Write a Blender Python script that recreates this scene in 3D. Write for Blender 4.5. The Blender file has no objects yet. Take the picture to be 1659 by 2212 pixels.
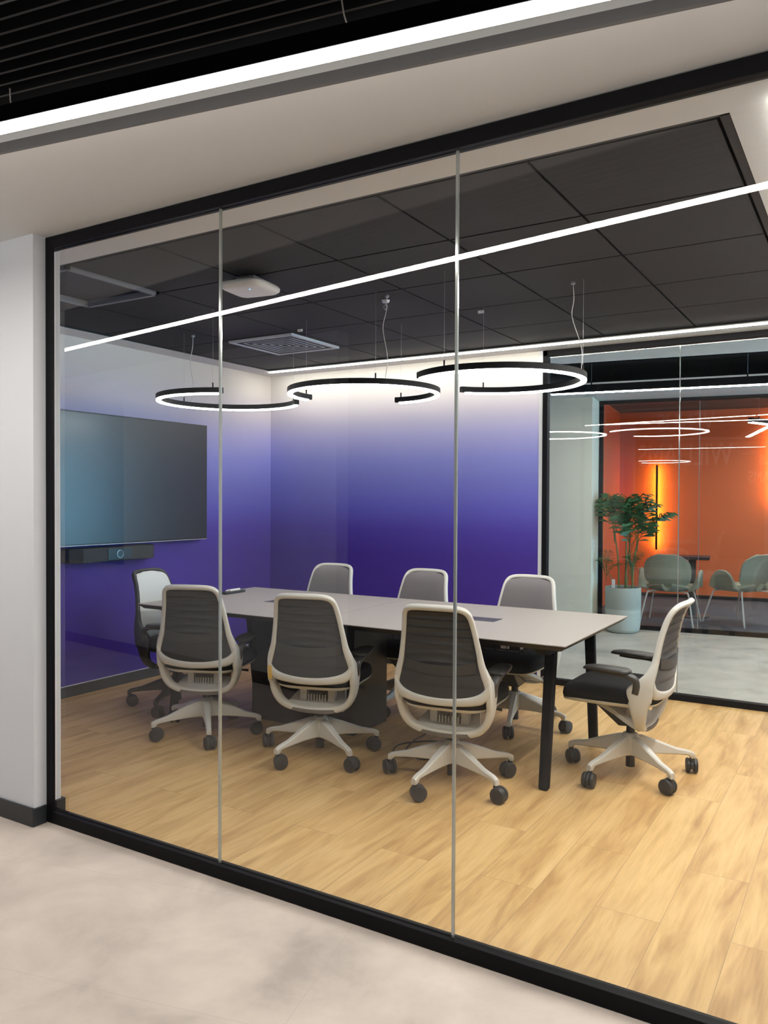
import bpy, bmesh, math, random
from mathutils import Vector, Matrix
random.seed(7)
S = bpy.context.scene
COL = S.collection
R = math.radians
PI = math.pi

# ------------------------------------------------------------------ camera, world, exposure
cam = bpy.data.cameras.new('camera'); co = bpy.data.objects.new('camera', cam); COL.objects.link(co)
yaw, pitch, roll = -0.54717707, -0.01645822, 0.00469815
_f = Vector((math.sin(yaw)*math.cos(pitch), math.cos(yaw)*math.cos(pitch), math.sin(pitch)))
_r = Vector((math.cos(yaw), -math.sin(yaw), 0)); _u = _r.cross(_f)
_r2 = _r*math.cos(roll)+_u*math.sin(roll); _u2 = -_r*math.sin(roll)+_u*math.cos(roll)
M = Matrix((_r2, _u2, -_f)).transposed().to_4x4(); M.translation = (0, 0, 1.41)
co.matrix_world = M
cam.sensor_fit = 'HORIZONTAL'; cam.sensor_width = 36.0; cam.lens = 36.0*1736.383/1659.0
cam.clip_start = 0.05; cam.clip_end = 100
S.camera = co
W = bpy.data.worlds.new('world'); S.world = W; W.use_nodes = True
W.node_tree.nodes['Background'].inputs[0].default_value = (0.80, 0.88, 1.0, 1)
W.node_tree.nodes['Background'].inputs[1].default_value = 0.30
S.view_settings.view_transform = 'Standard'; S.view_settings.look = 'None'
S.view_settings.exposure = 0.0; S.view_settings.gamma = 1.0
try: S.view_settings.use_curve_mapping = False
except Exception: pass
S.cycles.use_denoising = True
S.cycles.max_bounces = 10; S.cycles.diffuse_bounces = 5; S.cycles.glossy_bounces = 5
S.cycles.transparent_max_bounces = 24; S.cycles.transmission_bounces = 6
S.cycles.sample_clamp_indirect = 6.0
S.cycles.caustics_reflective = False; S.cycles.caustics_refractive = False

# emission strengths of the fixtures
L_CORR = 78.0      # corridor linear light
L_RING = 36.0      # open ring pendants
L_BACK = 44.0      # thin strip along the back of the meeting room ceiling
L_SIDE = 104.0      # strip along the right of the meeting room ceiling
L_BACKCORR = 62.0
L_ORANGE = 90.0
L_WIN = 18.0
L_WIN_NEAR = 0.14

# ------------------------------------------------------------------ materials
def nt(m): return m.node_tree.nodes, m.node_tree.links
def mat(name, col, rough=0.5, metal=0.0, var=0.0, scale=20.0, bump=0.0, spec=0.5, sheen=0.0):
    m = bpy.data.materials.new(name); m.use_nodes = True
    N, L = nt(m); b = N['Principled BSDF']
    b.inputs['Roughness'].default_value = rough; b.inputs['Metallic'].default_value = metal
    b.inputs['Specular IOR Level'].default_value = spec
    if sheen: b.inputs['Sheen Weight'].default_value = sheen
    tc = N.new('ShaderNodeTexCoord'); no = N.new('ShaderNodeTexNoise'); no.inputs['Scale'].default_value = scale
    no.inputs['Detail'].default_value = 4
    L.new(tc.outputs['Object'], no.inputs['Vector'])
    mx = N.new('ShaderNodeMix'); mx.data_type = 'RGBA'
    c = Vector(col)
    mx.inputs['A'].default_value = (*(c*(1-var)), 1); mx.inputs['B'].default_value = (*[min(1, x*(1+var)) for x in c], 1)
    L.new(no.outputs['Fac'], mx.inputs['Factor']); L.new(mx.outputs['Result'], b.inputs['Base Color'])
    if bump:
        bp = N.new('ShaderNodeBump'); bp.inputs['Strength'].default_value = bump; bp.inputs['Distance'].default_value = 0.002
        L.new(no.outputs['Fac'], bp.inputs['Height']); L.new(bp.outputs['Normal'], b.inputs['Normal'])
    return m
def emit(name, col, st):
    m = bpy.data.materials.new(name); m.use_nodes = True
    N, L = nt(m); N.remove(N['Principled BSDF'])
    e = N.new('ShaderNodeEmission'); e.inputs[0].default_value = (*col, 1); e.inputs[1].default_value = st
    L.new(e.outputs[0], N['Material Output'].inputs[0]); return m
def glass(name, tint=(0.93, 0.96, 0.95), gain=1.5, rough=0.0):
    m = bpy.data.materials.new(name); m.use_nodes = True
    N, L = nt(m); N.remove(N['Principled BSDF'])
    fr = N.new('ShaderNodeFresnel'); fr.inputs['IOR'].default_value = 1.5
    ge = N.new('ShaderNodeNewGeometry')
    inv = N.new('ShaderNodeMath'); inv.operation = 'SUBTRACT'; inv.inputs[0].default_value = 1; L.new(ge.outputs['Backfacing'], inv.inputs[1])
    mu = N.new('ShaderNodeMath'); mu.operation = 'MULTIPLY'; mu.use_clamp = True; L.new(fr.outputs[0], mu.inputs[0]); L.new(inv.outputs[0], mu.inputs[1])
    m2 = N.new('ShaderNodeMath'); m2.operation = 'MULTIPLY'; m2.use_clamp = True; L.new(mu.outputs[0], m2.inputs[0]); m2.inputs[1].default_value = gain
    t = N.new('ShaderNodeBsdfTransparent'); t.inputs[0].default_value = (*[math.sqrt(x) for x in tint], 1)
    g = N.new('ShaderNodeBsdfGlossy'); g.inputs['Roughness'].default_value = rough
    mx = N.new('ShaderNodeMixShader'); L.new(m2.outputs[0], mx.inputs[0]); L.new(t.outputs[0], mx.inputs[1]); L.new(g.outputs[0], mx.inputs[2])
    L.new(mx.outputs[0], N['Material Output'].inputs[0]); return m

def ramp(N, stops, interp='LINEAR'):
    cr = N.new('ShaderNodeValToRGB'); cr.color_ramp.interpolation = interp
    e = cr.color_ramp.elements
    e[0].position = stops[0][0]; e[0].color = (*stops[0][1], 1)
    e[1].position = stops[-1][0]; e[1].color = (*stops[-1][1], 1)
    for p, c in stops[1:-1]:
        x = e.new(p); x.color = (*c, 1)
    return cr
def lin(*c): return tuple(((v/255)/12.92 if v/255 <= 0.04045 else ((v/255+0.055)/1.055)**2.4) for v in c)

def mural_mat():
    """wallpaper printed with a fade from warm white down to deep violet"""
    m = bpy.data.materials.new('violet_fade_wallpaper'); m.use_nodes = True
    N, L = nt(m); b = N['Principled BSDF']; b.inputs['Roughness'].default_value = 0.62; b.inputs['Specular IOR Level'].default_value = 0.3
    g = N.new('ShaderNodeNewGeometry'); sp = N.new('ShaderNodeSeparateXYZ'); L.new(g.outputs['Position'], sp.inputs[0])
    mr = N.new('ShaderNodeMapRange'); mr.inputs['From Min'].default_value = 0; mr.inputs['From Max'].default_value = 2.6
    L.new(sp.outputs['Z'], mr.inputs['Value'])
    st = [(0.0, (.058, .027, .30)), (.36, (.062, .032, .32)), (.44, (.080, .052, .41)), (.51, (.125, .118, .58)), (.60, (.20, .215, .70)),
          (.67, (.29, .315, .82)), (.75, (.47, .475, .86)), (.83, (.70, .67, .80)), (.92, (.80, .77, .76)), (1.0, (.82, .80, .76))]
    cr = ramp(N, st); L.new(mr.outputs[0], cr.inputs[0]); L.new(cr.outputs[0], b.inputs['Base Color'])
    return m

def wood_mat():
    m = bpy.data.materials.new('oak_plank_floor'); m.use_nodes = True
    N, L = nt(m); b = N['Principled BSDF']; b.inputs['Roughness'].default_value = 0.42; b.inputs['Specular IOR Level'].default_value = 0.35
    g = N.new('ShaderNodeNewGeometry')
    mp = N.new('ShaderNodeMapping'); mp.inputs['Rotation'].default_value = (0, 0, R(90)); mp.inputs['Location'].default_value = (0.25, 0.155, 0)
    L.new(g.outputs['Position'], mp.inputs['Vector'])
    br = N.new('ShaderNodeTexBrick'); br.offset = 0.37; br.offset_frequency = 2
    br.inputs['Color1'].default_value = (0, 0, 0, 1); br.inputs['Color2'].default_value = (1, 1, 1, 1)
    br.inputs['Mortar'].default_value = (0.5, 0.5, 0.5, 1)
    br.inputs['Scale'].default_value = 1; br.inputs['Mortar Size'].default_value = 0.0011; br.inputs['Mortar Smooth'].default_value = 0.3
    br.inputs['Brick Width'].default_value = 1.25; br.inputs['Row Height'].default_value = 0.218; br.inputs['Bias'].default_value = 0
    L.new(mp.outputs[0], br.inputs['Vector'])
    # grain: stretched noise, shifted for each plank
    sh = N.new('ShaderNodeVectorMath'); sh.operation = 'MULTIPLY'; sh.inputs[1].default_value = (7.0, 3.0, 5.0)
    L.new(br.outputs['Color'], sh.inputs[0])
    ad = N.new('ShaderNodeVectorMath'); ad.operation = 'ADD'; L.new(mp.outputs[0], ad.inputs[0]); L.new(sh.outputs[0], ad.inputs[1])
    st = N.new('ShaderNodeMapping'); st.inputs['Scale'].default_value = (1.3, 9.0, 1.0); L.new(ad.outputs[0], st.inputs['Vector'])
    n1 = N.new('ShaderNodeTexNoise'); n1.inputs['Scale'].default_value = 1.4; n1.inputs['Detail'].default_value = 6; n1.inputs['Roughness'].default_value = 0.55; n1.inputs['Distortion'].default_value = 0.6
    L.new(st.outputs[0], n1.inputs['Vector'])
    s2 = N.new('ShaderNodeMapping'); s2.inputs['Scale'].default_value = (4.0, 60.0, 1.0); L.new(ad.outputs[0], s2.inputs['Vector'])
    n2 = N.new('ShaderNodeTexNoise'); n2.inputs['Scale'].default_value = 1.5; n2.inputs['Detail'].default_value = 3; L.new(s2.outputs[0], n2.inputs['Vector'])
    cr = ramp(N, [(0.28, (.45, .26, .10)), (.42, (.58, .365, .150)), (.55, (.70, .465, .205)), (.75, (.76, .53, .255))])
    L.new(n1.outputs['Fac'], cr.inputs[0])
    c2 = ramp(N, [(0.3, (.88, .87, .86)), (.6, (1, 1, 1))]); L.new(n2.outputs['Fac'], c2.inputs[0])
    m1 = N.new('ShaderNodeMix'); m1.data_type = 'RGBA'; m1.blend_type = 'MULTIPLY'; m1.inputs['Factor'].default_value = 1
    L.new(cr.outputs[0], m1.inputs['A']); L.new(c2.outputs[0], m1.inputs['B'])
    tone = ramp(N, [(0.0, (.93, .90, .88)), (1.0, (1.0, 1.0, 1.0))]); L.new(br.outputs['Color'], tone.inputs[0])
    m2 = N.new('ShaderNodeMix'); m2.data_type = 'RGBA'; m2.blend_type = 'MULTIPLY'; m2.inputs['Factor'].default_value = 1
    L.new(m1.outputs['Result'], m2.inputs['A']); L.new(tone.outputs[0], m2.inputs['B'])
    m3 = N.new('ShaderNodeMix'); m3.data_type = 'RGBA'
    L.new(br.outputs['Fac'], m3.inputs['Factor']); L.new(m2.outputs['Result'], m3.inputs['A']); m3.inputs['B'].default_value = (.33, .21, .10, 1)
    L.new(m3.outputs['Result'], b.inputs['Base Color'])
    return m

def concrete_mat(name, base, rot=0.0, seam=True):
    m = bpy.data.materials.new(name); m.use_nodes = True
    N, L = nt(m); b = N['Principled BSDF']; b.inputs['Roughness'].default_value = 0.5; b.inputs['Specular IOR Level'].default_value = 0.35
    g = N.new('ShaderNodeNewGeometry')
    mp = N.new('ShaderNodeMapping'); mp.inputs['Rotation'].default_value = (0, 0, rot); mp.inputs['Location'].default_value = (0.9, -0.090, 0); L.new(g.outputs['Position'], mp.inputs['Vector'])
    n1 = N.new('ShaderNodeTexNoise'); n1.inputs['Scale'].default_value = 2.6; n1.inputs['Detail'].default_value = 9; n1.inputs['Roughness'].default_value = 0.58; n1.inputs['Distortion'].default_value = 0.35
    L.new(mp.outputs[0], n1.inputs['Vector'])
    c = Vector(base)
    cr = ramp(N, [(0.30, c*0.68), (.44, c*0.90), (.55, c*1.01), (.70, c*1.16)]); L.new(n1.outputs['Fac'], cr.inputs[0])
    br = N.new('ShaderNodeTexBrick'); br.offset = 0.5
    br.inputs['Scale'].default_value = 1; br.inputs['Mortar Size'].default_value = 0.0012
    br.inputs['Brick Width'].default_value = 2.44; br.inputs['Row Height'].default_value = 0.61
    L.new(mp.outputs[0], br.inputs['Vector'])
    m3 = N.new('ShaderNodeMix'); m3.data_type = 'RGBA'
    mf = N.new('ShaderNodeMath'); mf.operation = 'MULTIPLY'; mf.inputs[1].default_value = 0.32 if seam else 0.0; L.new(br.outputs['Fac'], mf.inputs[0])
    L.new(mf.outputs[0], m3.inputs['Factor']); L.new(cr.outputs[0], m3.inputs['A']); m3.inputs['B'].default_value = (*(c*0.55), 1)
    L.new(m3.outputs['Result'], b.inputs['Base Color'])
    bp = N.new('ShaderNodeBump'); bp.inputs['Strength'].default_value = 0.12; bp.inputs['Distance'].default_value = 0.004
    L.new(n1.outputs['Fac'], bp.inputs['Height']); L.new(bp.outputs['Normal'], b.inputs['Normal'])
    return m

MURAL = mural_mat(); WOOD = wood_mat()
CONC = concrete_mat('concrete_look_vinyl', (.60, .53, .48), R(-13.5)); CONC2 = concrete_mat('concrete_look_vinyl_far', (.50, .47, .42), R(-7.5))
GYP = mat('white_plaster_ceiling', (.70, .70, .70), .8, var=.02, scale=3)
WALLW = mat('white_painted_wall', (.70, .73, .79), .6, var=.015, scale=4)
WALLC = mat('cream_painted_wall', (.76, .76, .64), .6, var=.015, scale=4)
BLK = mat('black_powder_coated_metal', (.006, .006, .008), .5, var=.1, spec=.12)
BLKSLAT = mat('black_slatted_ceiling', (.012, .012, .014), .6, var=.2)
TRIMG = mat('grey_edge_trim', (.13, .13, .135), .6, var=.05)
SKIRT = mat('charcoal_skirting', (.022, .026, .032), .4, var=.1)
TILE = mat('black_mineral_ceiling_tile', (.027, .0265, .028), .75, var=.08, scale=60, spec=.3)
GRID = mat('black_ceiling_grid', (.008, .008, .009), .6, var=.1)
GLASS = glass('clear_glass'); GLASS2 = glass('clear_glass_far', gain=1.5)
def joint_mat():
    m = bpy.data.materials.new('clear_glazing_joint'); m.use_nodes = True
    N, L = nt(m); b = N['Principled BSDF']; b.inputs['Base Color'].default_value = (.50, .54, .54, 1); b.inputs['Roughness'].default_value = .12
    b.inputs['Transmission Weight'].default_value = .35; b.inputs['Specular IOR Level'].default_value = 1.0; b.inputs['Metallic'].default_value = .45
    return m
JOINT = joint_mat()
FRAMEW = mat('pale_grey_chair_plastic', (.62, .61, .575), .45, var=.03, scale=30)
MECHG = mat('light_grey_mechanism_plastic', (.52, .52, .51), .5, var=.03)
MESHD = mat('charcoal_knit_mesh', (.040, .039, .041), .85, var=.15, scale=400, sheen=.15)
def knit_mat():
    m = MESHD.copy(); m.name = 'ribbed_charcoal_knit'; N, L = nt(m); b = N['Principled BSDF']
    src = b.inputs['Base Color'].links[0].from_socket
    tc = N['Texture Coordinate'] if 'Texture Coordinate' in N else N.new('ShaderNodeTexCoord'); sp = N.new('ShaderNodeSeparateXYZ'); L.new(tc.outputs['Object'], sp.inputs[0])
    def mth(op, a, b_=None):
        n = N.new('ShaderNodeMath'); n.operation = op
        for i_, q in enumerate((a, b_)):
            if q is None: continue
            if isinstance(q, (int, float)): n.inputs[i_].default_value = q
            else: L.new(q, n.inputs[i_])
        return n.outputs[0]
    ph = mth('MULTIPLY', mth('SUBTRACT', sp.outputs['Z'], .60), PI/.0405)
    rib = mth('ABSOLUTE', mth('SINE', ph)); rib = mth('MINIMUM', mth('MULTIPLY', rib, 1.9), 1.0)
    low = N.new('ShaderNodeMapRange'); low.inputs['From Min'].default_value = .66; low.inputs['From Max'].default_value = .76; L.new(sp.outputs['Z'], low.inputs['Value'])
    f = mth('MULTIPLY', mth('SUBTRACT', 1.0, rib), low.outputs[0])
    mx = N.new('ShaderNodeMix'); mx.data_type = 'RGBA'; L.new(f, mx.inputs['Factor']); L.new(src, mx.inputs['A']); mx.inputs['B'].default_value = (.008, .008, .009, 1)
    L.new(mx.outputs['Result'], b.inputs['Base Color']); return m
KNIT = knit_mat()
PADG = mat('grey_woven_back_upholstery', (.17, .155, .165), .9, var=.12, scale=300, sheen=.25)
PADW = mat('off_white_back_upholstery', (.62, .64, .63), .85, var=.05, scale=300)
SEATD = mat('black_woven_seat_fabric', (.012, .0115, .013), .9, var=.2, scale=300, spec=.2)
DPLAST = mat('dark_grey_plastic', (.045, .043, .042), .42, var=.1)
BPLAST = mat('black_plastic', (.010, .010, .011), .45, var=.1)
CASTER = mat('black_caster_rubber', (.022, .023, .025), .5, var=.1)
YEL = mat('yellow_sticker', (.75, .50, .12), .6, var=.03)
INK = mat('black_ink', (.02, .02, .02), .6)
TTOP = mat('taupe_laminate_tabletop', (.34, .31, .285), .45, var=.02, scale=80)
TEDGE = mat('dark_table_edge', (.020, .018, .017), .5, var=.1)
TVB = mat('tv_bezel', (.010, .012, .014), .3)
def tv_screen():
    m = bpy.data.materials.new('switched_off_screen'); m.use_nodes = True
    N, L = nt(m); b = N['Principled BSDF']; b.inputs['Base Color'].default_value = (.014, .017, .020, 1)
    b.inputs['Roughness'].default_value = 0.36; b.inputs['Specular IOR Level'].default_value = 0.55; b.inputs['Coat Weight'].default_value = .5; b.inputs['Coat Roughness'].default_value = .3
    return m
TVS = tv_screen()
WHITEP = mat('white_plastic', (.72, .70, .69), .4, var=.02)
ALU = mat('light_aluminium_vent', (.66, .67, .70), .45, metal=.1, var=.03)
STEEL = mat('brushed_steel', (.55, .56, .58), .3, metal=.9, var=.05)
ORANGE = mat('orange_painted_wall', (.70, .185, .065), .55, var=.03, scale=3)
CARPET = mat('slate_blue_carpet', (.065, .092, .135), .95, var=.35, scale=9)
DARKC = mat('dark_ceiling', (.035, .030, .032), .8)
SAGE = mat('sage_grey_upholstery', (.34, .35, .28), .9, var=.08, scale=200, sheen=.2)
def pot_mat():
    m = mat('banded_concrete_planter', (.40, .42, .38), .75, var=.05, scale=5); N, L = nt(m); b = N['Principled BSDF']
    src = b.inputs['Base Color'].links[0].from_socket; tc = N['Texture Coordinate']; sp = N.new('ShaderNodeSeparateXYZ'); L.new(tc.outputs['Object'], sp.inputs[0])
    cr = ramp(N, [(0, (1.12, 1.12, 1.12)), (.24, (1.15, 1.15, 1.15)), (.26, (.84, .85, .84)), (.5, (.92, .92, .92))]); L.new(sp.outputs['Z'], cr.inputs[0])
    mx = N.new('ShaderNodeMix'); mx.data_type = 'RGBA'; mx.blend_type = 'MULTIPLY'; mx.inputs['Factor'].default_value = 1
    L.new(src, mx.inputs['A']); L.new(cr.outputs[0], mx.inputs['B']); L.new(mx.outputs['Result'], b.inputs['Base Color']); return m
POTG = pot_mat()
SOIL = mat('potting_soil', (.05, .04, .03), .95, var=.6, scale=60, bump=1)
LEAF = mat('palm_leaf_green', (.045, .135, .040), .4, var=.45, scale=14)
STEM = mat('palm_stem_green', (.16, .19, .06), .6, var=.3, scale=20)
WALLD = mat('dark_grey_feature_wall', (.10, .10, .105), .7, var=.1, scale=2)
E_CORR = emit('corridor_led', (1.0, .93, .84), L_CORR)
E_RING = emit('ring_led', (1.0, .96, .92), L_RING)
E_BACK = emit('cove_led', (1.0, .93, .80), L_BACK)
E_SIDE = emit('side_led', (1.0, .94, .86), L_SIDE)
E_BC = emit('far_corridor_led', (1.0, .97, .92), L_BACKCORR)
E_OR = emit('orange_led', (1.0, .42, .045), L_ORANGE)
E_WIN = emit('daylight_window', (.26, .64, .95), L_WIN)
E_WINN = emit('near_daylight_window', (.30, .62, .95), L_WIN_NEAR)
E_BLUE = emit('blue_status_led', (.1, .3, 1.0), 6)

# ------------------------------------------------------------------ mesh builder
class MB:
    def __init__(s): s.v = []; s.f = []; s.m = []
    def add(s, vs, fs, mi=0):
        o = len(s.v); s.v += [tuple(v) for v in vs]; s.f += [tuple(i+o for i in f) for f in fs]; s.m += [mi]*len(fs); return s
    def box(s, a, b, mi=0, T=None):
        x0, y0, z0 = a; x1, y1, z1 = b
        vs = [Vector(p) for p in ((x0,y0,z0),(x1,y0,z0),(x1,y1,z0),(x0,y1,z0),(x0,y0,z1),(x1,y0,z1),(x1,y1,z1),(x0,y1,z1))]
        if T: vs = [T(v) for v in vs]
        return s.add(vs, [(0,3,2,1),(4,5,6,7),(0,1,5,4),(1,2,6,5),(2,3,7,6),(3,0,4,7)], mi)
    def prism(s, poly, z0, z1, mi=0, T=None):
        n = len(poly); vs = [Vector((x, y, z0)) for x, y in poly]+[Vector((x, y, z1)) for x, y in poly]
        if T: vs = [T(v) for v in vs]
        fs = [tuple(range(n-1, -1, -1)), tuple(range(n, 2*n))]+[(i, (i+1) % n, n+(i+1) % n, n+i) for i in range(n)]
        return s.add(vs, fs, mi)
    def cyl(s, p0, p1, r0, r1=None, n=16, mi=0, cap=True):
        r1 = r0 if r1 is None else r1
        p0 = Vector(p0); p1 = Vector(p1); d = (p1-p0).normalized()
        a = d.orthogonal().normalized(); b = d.cross(a)
        vs = []
        for p, r in ((p0, r0), (p1, r1)):
            vs += [p+(a*math.cos(2*PI*i/n)+b*math.sin(2*PI*i/n))*r for i in range(n)]
        fs = [(i, (i+1) % n, n+(i+1) % n, n+i) for i in range(n)]
        if cap: fs += [tuple(range(n-1, -1, -1)), tuple(range(n, 2*n))]
        return s.add(vs, fs, mi)
    def tube(s, pts, r, n=8, mi=0, closed=False):
        pts = [Vector(p) for p in pts]; N = len(pts)
        rr = r if isinstance(r, (list, tuple)) else [r]*N
        vs = []; prev = None
        for i, p in enumerate(pts):
            t = (pts[(i+1) % N if closed else min(i+1, N-1)]-pts[(i-1) % N if closed else max(i-1, 0)]).normalized()
            a = t.orthogonal().normalized() if prev is None else (prev-t*prev.dot(t)).normalized()
            prev = a; b = t.cross(a)
            vs += [p+(a*math.cos(2*PI*j/n)+b*math.sin(2*PI*j/n))*rr[i] for j in range(n)]
        K = N if closed else N-1
        fs = [(i*n+j, i*n+(j+1) % n, ((i+1) % N)*n+(j+1) % n, ((i+1) % N)*n+j) for i in range(K) for j in range(n)]
        if not closed: fs += [tuple(range(n-1, -1, -1)), tuple(range((N-1)*n, N*n))]
        return s.add(vs, fs, mi)
    def sweep(s, pts, A, B, wa, wb, closed=False, n=12, e=0.5, mi=0):
        """rounded section swept along pts; A,B = section axes per point, wa,wb = half sizes per point"""
        N = len(pts); vs = []
        def se(t):
            c, q = math.cos(t), math.sin(t)
            return math.copysign(abs(c)**e, c), math.copysign(abs(q)**e, q)
        for i in range(N):
            for j in range(n):
                c, q = se(2*PI*(j+.5)/n)
                vs.append(Vector(pts[i])+Vector(A[i])*wa[i]*c+Vector(B[i])*wb[i]*q)
        K = N if closed else N-1
        fs = [(i*n+j, i*n+(j+1) % n, ((i+1) % N)*n+(j+1) % n, ((i+1) % N)*n+j) for i in range(K) for j in range(n)]
        if not closed: fs += [tuple(range(n-1, -1, -1)), tuple(range((N-1)*n, N*n))]
        return s.add(vs, fs, mi)
    def lathe(s, prof, c=(0, 0, 0), n=32, mi=0):
        vs = []; P = len(prof)
        for i in range(n):
            a = 2*PI*i/n
            vs += [Vector((c[0]+r*math.cos(a), c[1]+r*math.sin(a), c[2]+z)) for r, z in prof]
        fs = [(i*P+j, ((i+1) % n)*P+j, ((i+1) % n)*P+j+1, i*P+j+1) for i in range(n) for j in range(P-1)]
        return s.add(vs, fs, mi)
    def grid(s, fn, nu, nv, th=0.0, mi=0):
        """surface fn(u,v)->(pos) u,v in 0..1; th = thickness along normal (closed shell)"""
        P = [[Vector(fn(i/nu, j/nv)) for j in range(nv+1)] for i in range(nu+1)]
        def nrm(i, j):
            a = P[min(i+1, nu)][j]-P[max(i-1, 0)][j]; b = P[i][min(j+1, nv)]-P[i][max(j-1, 0)]
            c = a.cross(b); return c.normalized() if c.length > 1e-9 else Vector((0, 0, 1))
        vs = [P[i][j] for i in range(nu+1) for j in range(nv+1)]; q = nv+1
        fs = [(i*q+j, (i+1)*q+j, (i+1)*q+j+1, i*q+j+1) for i in range(nu) for j in range(nv)]
        if th:
            n0 = len(vs); vs += [P[i][j]-nrm(i, j)*th for i in range(nu+1) for j in range(nv+1)]
            fs += [(n0+i*q+j+1, n0+(i+1)*q+j+1, n0+(i+1)*q+j, n0+i*q+j) for i in range(nu) for j in range(nv)]
            bd = [(i, 0) for i in range(nu)]+[(nu, j) for j in range(nv)]+[(i, nv) for i in range(nu, 0, -1)]+[(0, j) for j in range(nv, 0, -1)]
            K = len(bd)
            for k in range(K):
                a = bd[k]; b = bd[(k+1) % K]; ia = a[0]*q+a[1]; ib = b[0]*q+b[1]
                fs.append((ib, ia, n0+ia, n0+ib))
        return s.add(vs, fs, mi)
    def build(s, name, mats, parent=None, smooth=None, bevel=0, seg=2, sub=0, loc=None):
        me = bpy.data.meshes.new(name); me.from_pydata(s.v, [], s.f); me.update()
        mats = mats if isinstance(mats, (list, tuple)) else [mats]
        for m in mats: me.materials.append(m)
        if len(mats) > 1: me.polygons.foreach_set('material_index', s.m)
        bm = bmesh.new(); bm.from_mesh(me); bmesh.ops.recalc_face_normals(bm, faces=bm.faces); bm.to_mesh(me); bm.free()
        if smooth is not None:
            me.polygons.foreach_set('use_smooth', [True]*len(me.polygons))
            if smooth < 180: me.set_sharp_from_angle(angle=R(smooth))
        o = bpy.data.objects.new(name, me); COL.objects.link(o)
        if parent: o.parent = parent
        if loc: o.location = loc
        if bevel:
            md = o.modifiers.new('bevel', 'BEVEL'); md.width = bevel; md.segments = seg; md.limit_method = 'ANGLE'; md.angle_limit = R(40)
            me.polygons.foreach_set('use_smooth', [True]*len(me.polygons)); me.set_sharp_from_angle(angle=R(50))
            try: md.harden_normals = True
            except Exception: pass
        if sub:
            md = o.modifiers.new('sub', 'SUBSURF'); md.levels = sub; md.render_levels = sub
        return o
def tag(o, label=None, cat=None, group=None, kind=None):
    if label: o['label'] = label
    if cat: o['category'] = cat
    if group: o['group'] = group
    if kind: o['kind'] = kind
    return o
def thing(name, loc, rz, label, cat, group=None):
    o = bpy.data.objects.new(name, None); COL.objects.link(o); o.empty_display_size = .1
    o.location = loc; o.rotation_euler = (0, 0, rz); return tag(o, label, cat, group)
def struct(name, mb, m, parent=None, **k):
    o = mb.build(name, m, parent, **k)
    if parent is None: o['kind'] = 'structure'
    return o
def copy_tree(o, parent=None, skip=()):
    c = o.copy(); COL.objects.link(c); c.parent = parent
    for ch in list(o.children):
        if ch.name.split('.')[0] not in skip: copy_tree(ch, c, skip)
    return c
def crv(ks, x):
    """smooth piecewise interpolation through (x, value) keys"""
    if x <= ks[0][0]: return ks[0][1]
    for i in range(len(ks)-1):
        if x <= ks[i+1][0]:
            x0, a = ks[i]; x1, b = ks[i+1]; h = x1-x0
            m0 = (b-ks[i-1][1])/(x1-ks[i-1][0]) if i else (b-a)/h
            m1 = (ks[i+2][1]-a)/(ks[i+2][0]-x0) if i+2 < len(ks) else (b-a)/h
            t = (x-x0)/h
            return (2*t**3-3*t*t+1)*a+(t**3-2*t*t+t)*h*m0+(-2*t**3+3*t*t)*b+(t**3-t*t)*h*m1
    return ks[-1][1]
def smooth_path(pts, k=6, closed=False):
    pts = [Vector(p) for p in pts]; n = len(pts); out = []
    for i in range(n if closed else n-1):
        p = [pts[(i+d) % n] if closed else pts[min(max(i+d, 0), n-1)] for d in (-1, 0, 1, 2)]
        for j in range(k):
            t = j/k
            out.append(0.5*((2*p[1])+(-p[0]+p[2])*t+(2*p[0]-5*p[1]+4*p[2]-p[3])*t*t+(-p[0]+3*p[1]-3*p[2]+p[3])*t**3))
    if not closed: out.append(pts[-1])
    return out

# ------------------------------------------------------------------ the place
GY = 2.208          # front glass
BY = 5.896          # back wall / back glass
LX = -4.84          # left wall
RX = 0.12           # right wall
CZ = 2.545          # meeting room plaster ceiling
# the corridor in front runs at 9.2 degrees to the glass, the far corridor at 7.5 degrees
ea = math.atan(0.1615)
# far zone frame
FO = Vector((-2.182, 8.922, 0)); fa = R(7.5)
FU = Vector((math.cos(fa), math.sin(fa), 0)); FN = Vector((-math.sin(fa), math.cos(fa), 0))
def far(s, t, z=0): return FO+FU*s+FN*t+Vector((0, 0, z))
def TF(v): return far(v.x, v.y, v.z)
# corridor frame: origin on the soffit edge, t towards the glass
CO = Vector((-2.448, 1.600, 0)); CU = Vector((math.cos(ea), math.sin(ea), 0)); CN = Vector((-math.sin(ea), math.cos(ea), 0))
def TC(v): return CO+CU*v.x+CN*v.y+Vector((0, 0, v.z))

# floors
struct('floor', MB().box((LX-.1, GY, -.1), (RX+.1, BY, 0)), WOOD)
struct('floor', MB().box((-10.5, -3.0, -.1), (5.0, GY, 0)), CONC)
farpoly = [(-6.5, BY), (6, BY), (far(8.3, 0).x, far(8.3, 0).y), (far(-4.5, 0).x, far(-4.5, 0).y)]
struct('floor', MB().prism(farpoly, -.1, 0), CONC2)
struct('floor', MB().box((-.9, 0, -.1), (6, 3.5, .002), T=TF), CARPET)

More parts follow.
